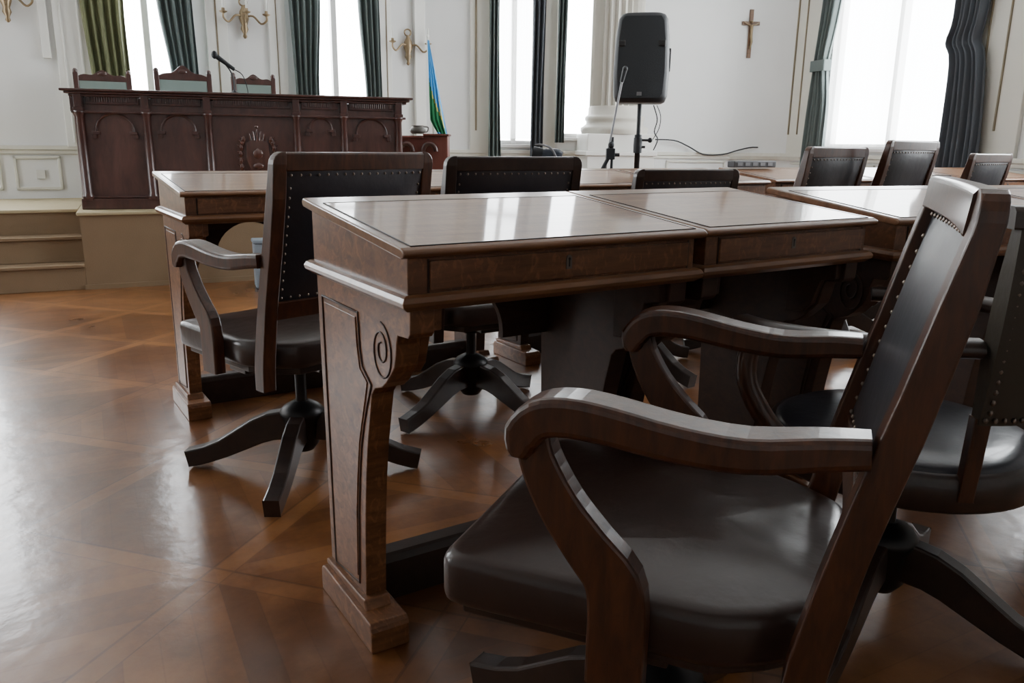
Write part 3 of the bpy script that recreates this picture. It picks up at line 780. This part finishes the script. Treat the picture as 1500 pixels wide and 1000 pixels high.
# gooseneck microphone on bench
X, Y = bl(1.02, .40); mi = empty('desk_microphone', (X, Y, ZP + BH), R_(-4.5)); mi.scale = (1, 1, 1.3); tag(mi, 'black gooseneck microphone standing on the bench between the high-back chairs', 'microphone')
m = MB(); m.lathe([(.05, 0), (.05, .01), (.02, .02), (.008, .03)], n=20); m.build('base', BLK, mi)
m = MB(); m.tube(smoothpath([(0, 0, .02), (.0, 0, .08), (-.02, 0, .13), (-.06, 0, .17)]), .005, 8); m.build('gooseneck', BLK, mi)
m = MB(); m.tube([(.01, 0, .135), (-.10, 0, .195)], [.010, .014], 10); m.ball((-.115, 0, .203), .021, 10); m.tube(smoothpath([(.01, 0, .135), (.06, 0, .11), (.09, .02, .05), (.10, .05, .0)]), .003, 6); m.build('microphone_head', BLK, mi)

# ------------------------------------------------------------------ lectern, jug, flag
lt = empty('reddish_lectern', (2.36, 4.72, ZP - .02), R_(-32)); tag(lt, 'reddish wooden lectern at the right end of the bench, topped by a dark jug', 'lectern')
lt.name = 'lectern'
m = MB(); m.box(-.20, .19, -.02, .22, 0, .52); m.build('cabinet', REDW, lt, .006)
m = MB(); m.box(-.0, .20, -.05, .24, .52, .535).box(-.22, .0, -.04, .24, .50, .515); m.build('top_board', REDW, lt, .004)
for x in (-.13, .05):
    m = MB(); m.tube([(x + .05 * math.cos(t), -.045, .40 + .06 * math.sin(t)) for t in [PI * k / 12 for k in range(13)]] + [(x - .05, -.045, .2)], .018, 8)
    m.build('arch_bracket', MAHO, lt)
jg = empty('metal_jug', (2.335, 4.77, .983)); tag(jg, 'dark metal jug standing on the reddish lectern beside the flag', 'jug')
jg.location.z = ZP - .02 + .535
m = MB(); m.lathe([(.045, 0), (.062, .012), (.064, .03), (.05, .048), (.042, .055), (.048, .062)], n=24); m.build('body', JUG, jg)
m = MB(); m.tube(smoothpath([(.045, 0, .055), (.09, 0, .05), (.085, 0, .02), (.06, 0, .012)]), .006, 8); m.build('handle', JUG, jg)
fg = empty('flag_on_pole', (2.70, 5.16, ZP)); fg.name = 'flag'; tag(fg, 'blue and green flag with yellow streak hanging on a pole behind the lectern', 'flag')
m = MB(); m.lathe([(.12, -.02), (.12, .0), (.03, .03)], n=20); m.build('stand', BRASS, fg)
m = MB(); m.tube([(0, 0, 0), (-.06, .03, 1.29)], .010, 10); m.ball((-.06, .03, 1.30), .016, 8); m.build('pole', WHP, fg)
m = MB(); rs = []; n = 18
rt = Vector((.842, -.539, 0))
for j in range(25):
    t = j / 24; z = 1.27 - t * .80
    wl = -.065 + .02 * t; wr = -.052 + .155 * t
    if t > .8: wl += (t - .8) * .45
    rs.append([(Vector((0, 0, z)) + rt * (wl + (wr - wl) * i / n) + Vector((-.539, -.842, 0)) * (.03 + .018 * math.sin(i * 1.2 + t * 3) * t)) for i in range(n + 1)])
base_i = len(m.v); vs = [p for r in rs for p in r]
for j in range(24):
    for i in range(n):
        t = j / 24; s = i / n
        lim = .40 + .45 * s
        mi_ = 0 if t < lim - .03 else (2 if t < lim + .02 and s > .25 else 1)
        if s > .80 and t > .5: mi_ = 0 if s > .87 else (2 if t < .85 else 1)
        if t > .88 and s < .35: mi_ = 0
        k = j * (n + 1) + i
        m.add([vs[k], vs[k + 1], vs[k + n + 2], vs[k + n + 1]], [(0, 1, 2, 3)], mi_, True)
m.build('cloth', [FBLUE, FGREEN, FYEL], fg)

# ------------------------------------------------------------------ wall sconces
def sconce(w, x, z, lab, arms=3, rot=0):
    r = empty('wall_sconce', w.pt(x, .0, z), w.ang); tag(r, lab, 'wall lamp', 'brass candle sconces on the left wall')
    m = MB(); m.lathe([(.006, -.20), (.018, -.185), (.012, -.165), (.03, -.13), (.022, -.10), (.04, -.05), (.034, 0), (.018, .03), (.012, .05)], c=(0, -.035, 0), n=14)
    m.tube([(.03 * math.cos(t), -.03, .075 + .028 * math.sin(t)) for t in [2 * PI * k / 14 for k in range(15)]], .007, 6); m.build('backplate', BRASS, r)
    for a in ([-1, 0, 1] if arms == 3 else [-1, 1]):
        m = MB(); ex, ey = a * .165, -.10 if a else -.17
        m.tube(smoothpath([(0, -.04, -.04), (ex * .4, -.05 + ey * .2, -.03), (ex * .75, ey * .8, -.085), (ex, ey, -.06), (ex, ey, -.02)]), .008, 8)
        m.lathe([(.006, -.03), (.03, -.018), (.032, -.012), (.014, -.008), (.012, .012)], c=(ex, ey, 0), n=14); ar = m.build('arm', BRASS, r)
        m = MB(); m.lathe([(.008, .01), (.008, .10), (.003, .115)], c=(ex, ey, 0), n=10); m.build('candle', WHP, ar)
sconce(WL, 5.85, 1.93, 'three-armed brass sconce on the wall above the small high-back chair')
sconce(WL, 4.22, 1.93, 'brass sconce cut off by the top left corner of the photo')
sconce(WL, 7.24, 1.80, 'brass sconce beside the white corner pilaster, above the flag', 2)

# crucifix
cf = empty('crucifix', WM.pt(3.045, .012, 1.97), WM.ang); tag(cf, 'small wooden crucifix with brass figure on the back wall right of the speaker', 'crucifix')
WCR = wood('crucifix_wood', (.10, .045, .018), (.2, .1, .045), rough=.45)
m = MB(); m.box(-.018, .018, -.012, .01, -.22, .21).box(-.085, .085, -.012, .01, .07, .105); m.build('cross', WCR, cf, .003)
m = MB(); m.tube([(0, -.025, .07), (0, -.03, .02), (0, -.026, -.03)], [.016, .013, .015], 8); m.tube([(0, -.026, -.03), (.006, -.035, -.08), (0, -.02, -.14)], [.014, .010, .005], 8)
for s in (-1, 1): m.tube([(0, -.025, .065), (s * .04, -.022, .075), (s * .075, -.018, .095)], [.008, .006, .005], 6)
m.ball((-.004, -.032, .098), .014, 8); tag(m.build('figure', BRASS, cf), 'brass figure with outstretched arms')

# ------------------------------------------------------------------ PA speaker and stands
sx, sy = 3.17, 3.12
sr = R_(-32.6 - 10)
spk = empty('loudspeaker', (sx, sy, 1.20), sr); spk.scale = (.95, .95, .92); tag(spk, 'black loudspeaker mounted on a pole in front of the column', 'loudspeaker')
m = MB(); rs = []
def outline(w, d, z, cy=0):
    n = 28; out = []
    for i in range(n):
        a = 2 * PI * i / n; c_, s_ = math.cos(a), math.sin(a); e = .45
        out.append((math.copysign(abs(c_) ** e, c_) * w / 2, cy + math.copysign(abs(s_) ** e, s_) * d / 2, z))
    return out
for z, k in ((.0, .80), (.012, .92), (.05, 1.0), (.2, 1.03), (.45, .98), (.56, .9), (.59, .8), (.60, .68)):
    rs.append(outline(.37 * k, .30 * min(1, k + .05), z))
m.rings(rs); body = m.build('cabinet', BLK, spk)
m = MB(); rs = []
for z, k in ((.03, .78), (.06, .90), (.2, .96), (.42, .93), (.54, .84), (.57, .72)): rs.append([(x, -.142 - .022 * (1 - (x / .2) ** 2), z) for x in [(-1 + 2 * i / 14) * .165 * k for i in range(15)]])
m.rings(rs, closed=False); m.build('grille', plain('speaker_grille', (.012, .015, .018), rough=.7, bump=.5, bscale=400), spk)
for s in (-1, 1):
    m = MB(); m.box(s * .132 - .026, s * .132 + .026, -.162, -.12, .37, .415); m.build('recessed_handle', KEYB, spk, .01)
m = MB(); m.box(.172, .194, -.05, .05, .36, .372).box(.172, .194, -.05, .05, .22, .232).box(.187, .196, -.045, .045, .22, .372); m.build('side_handle', BLK, spk, .004)
m = MB(); m.box(-.02, .012, -.170, -.150, .045, .07); m.build('badge', GREYM, spk, .002)
st = empty('speaker_stand', (sx, sy, 0), sr); tag(st, 'black tripod stand holding up the loudspeaker', 'stand')
m = MB(); m.lathe([(.018, .15), (.018, 1.0), (.024, 1.0), (.024, .90)], n=14); m.lathe([(.014, .9), (.014, 1.198)], n=12); m.build('pole', BLK, st)
m = MB(); m.lathe([(.028, .88), (.03, .93), (.028, .98)], n=14); m.tube([(.02, 0, .965), (.075, 0, .965)], .008, 8); m.ball((.08, 0, .965), .018, 8); m.tube([(.02, 0, .92), (.05, 0, .92)], .008, 8); m.build('collar', BLK, st)
for k in range(3):
    a = k * 2 * PI / 3; m = MB(); m.tube([(.02 * math.cos(a), .02 * math.sin(a), .55), (.3 * math.cos(a), .3 * math.sin(a), .012)], .012, 8); m.build('leg', BLK, st)
m = MB(); m.tube(smoothpath([(3.23, 3.05, 1.19), (3.26, 3.04, 1.10), (3.24, 3.04, 1.02), (3.265, 3.03, .97), (3.24, 3.04, .90)]), .004, 6)
m.tube(smoothpath([(3.25, 3.04, 1.19), (3.28, 3.03, 1.12), (3.27, 3.03, 1.04), (3.23, 3.04, .97)]), .003, 6)
tag(m.build('speaker_cable', BLK), 'thin grey cable loop dangling below the loudspeaker', 'cable')
ms = empty('microphone_stand', (2.80, 2.98, -.02), R_(-32.6)); tag(ms, 'thin metal microphone stand leaning in front of the loudspeaker', 'stand')
m = MB(); m.tube([(-.03, 0, .62), (.0, 0, .9), (.075, 0, 1.36)], .007, 8, 0); m.build('boom', GREYM, ms)
m = MB(); m.lathe([(.009, .02), (.009, 1.0)], c=(.03, .02, 0), n=10); m.build('pole', BLK, ms)
m = MB(); m.box(-.01, .045, -.02, .03, .86, .93).tube([(.03, 0, .89), (.075, 0, .89)], .012, 8).ball((.02, .0, .95), .022, 8).tube([(-.03, 0, .80), (.01, 0, .88)], .013, 8); m.build('clutch', BLK, ms, .004)
m = MB(); m.tube([(.07, 0, 1.33), (.085, 0, 1.40)], [.012, .016], 10); m.ball((.088, 0, 1.41), .018, 8); m.build('microphone_clip', BLK, ms)
for k in range(3):
    a = k * 2 * PI / 3 + .5; m = MB(); m.tube([(.03, .02, .10), (.03 + .26 * math.cos(a), .02 + .26 * math.sin(a), .01)], .008, 8); m.build('leg', BLK, ms)

# dark pouch / camcorder on the second-row desk
cm_ = empty('camcorder', (1.545, 1.86, .819), R_(-35)); tag(cm_, 'dark blue-grey camcorder lying on a second-row desk behind the chair back', 'camera')
m = MB(); m.tube([(-.02, 0, .052), (.0, 0, .054), (.05, 0, .052), (.066, 0, .048)], [.034, .038, .038, .028], 16); m.box(-.03, .06, -.03, .03, 0, .05); m.build('body', plain('camera_body', (.025, .035, .055), rough=.4), cm_, .006)
m = MB(); m.tube([(-.02, 0, .056), (-.062, 0, .064)], [.036, .036], 16); m.build('lens_hood', BLK, cm_)
m = MB(); m.tube([(-.0625, 0, .064), (-.064, 0, .064)], [.028, .028], 16); m.build('lens', plain('lens_glass', (.25, .3, .36), rough=.1), cm_)
m = MB(); m.tube(smoothpath([(-.05, 0, .104), (-.02, -.01, .106), (.02, -.035, .09), (.05, -.045, .04)]), .005, 6); m.build('strap', GREYM, cm_)

# power strip and cable along the back wall
X, Y, Z = WM.pt(2.95, .10, 0)
ps = empty('power_strip', (3.66, 2.1, 0), R_(-35)); ps.location = (2.82, 1.935, .806); ps.rotation_euler = (0, 0, R_(-9))
tag(ps, 'dark grey multi-socket power strip lying on a far desk under the wall cable', 'power strip')
m = MB(); m.box(-.03, .25, -.03, .03, .015, .05); m.build('housing', plain('dark_grey_plastic', (.06, .06, .065), rough=.5), ps, .006)
m = MB()
for k in range(5): m.box(-.01 + k * .05, .022 + k * .05, -.033, -.028, .025, .042)
m.build('socket', GREYM, ps)
m = MB(); P = lambda s, z: WM.pt(s, .045, z)
m.tube(smoothpath([P(2.12, .99), P(2.35, .985), P(2.5, .93), P(2.65, .86), P(2.85, .86), P(3.0, .90), P(3.15, .93), P(3.3, .92)]), .007, 6)
tag(m.build('wall_cable', BLK), 'black cable running loosely along the back wall rail below the crucifix', 'cable')
# socket on left wainscot
so = MB(); so.box(4.27, 4.33, -.012, 0, .63, .70); o = WL.place(so.build('wall_socket', WHP, bevel=.003)); tag(o, 'small pale wall socket in the left wainscot panel beside the steps', 'socket')
# tan rounded board and grey box beyond the second row desk
gb = empty('plastic_box', (.93, 4.12, 0), R_(-10)); tag(gb, 'pale grey-blue plastic box against the platform, seen below the left second-row desk', 'box')
m = MB(); m.box(-.09, .09, -.07, .07, 0, .29); m.build('body', GREY, gb, .012)
m = MB(); m.box(-.095, .095, -.075, .075, .29, .315); m.build('lid', GREY, gb, .008)

# ------------------------------------------------------------------ lights
wd = bpy.data.worlds.new('World'); S.world = wd; wd.use_nodes = True
wd.node_tree.nodes['Background'].inputs[0].default_value = (.8, .9, 1, 1); wd.node_tree.nodes['Background'].inputs[1].default_value = .5

# ------------------------------------------------------------------ camera
cam = bpy.data.cameras.new('Camera'); co = bpy.data.objects.new('Camera', cam); COL.objects.link(co)
F_PX = 1157.93; cam.sensor_width = 36; cam.lens = F_PX / 1500 * 36
yaw, pitch, roll = .5689, -.2433, .0125
cy_, sy_ = math.cos(yaw), math.sin(yaw); cp, sp_ = math.cos(pitch), math.sin(pitch)
f = Vector((sy_ * cp, cy_ * cp, sp_)); r = Vector((cy_, -sy_, 0)); u = r.cross(f)
r2 = r * math.cos(roll) + u * math.sin(roll); u2 = -r * math.sin(roll) + u * math.cos(roll)
M4 = Matrix((( r2.x, u2.x, -f.x, -.4874), (r2.y, u2.y, -f.y, -1.0584), (r2.z, u2.z, -f.z, .9215), (0, 0, 0, 1)))
co.matrix_world = M4; S.camera = co; cam.clip_start = .02
S.view_settings.view_transform = 'AgX'; S.view_settings.look = 'None'
S.view_settings.exposure = .85
try:
    S.cycles.use_denoising = True; S.cycles.max_bounces = 8; S.cycles.sample_clamp_indirect = 6
except Exception: pass
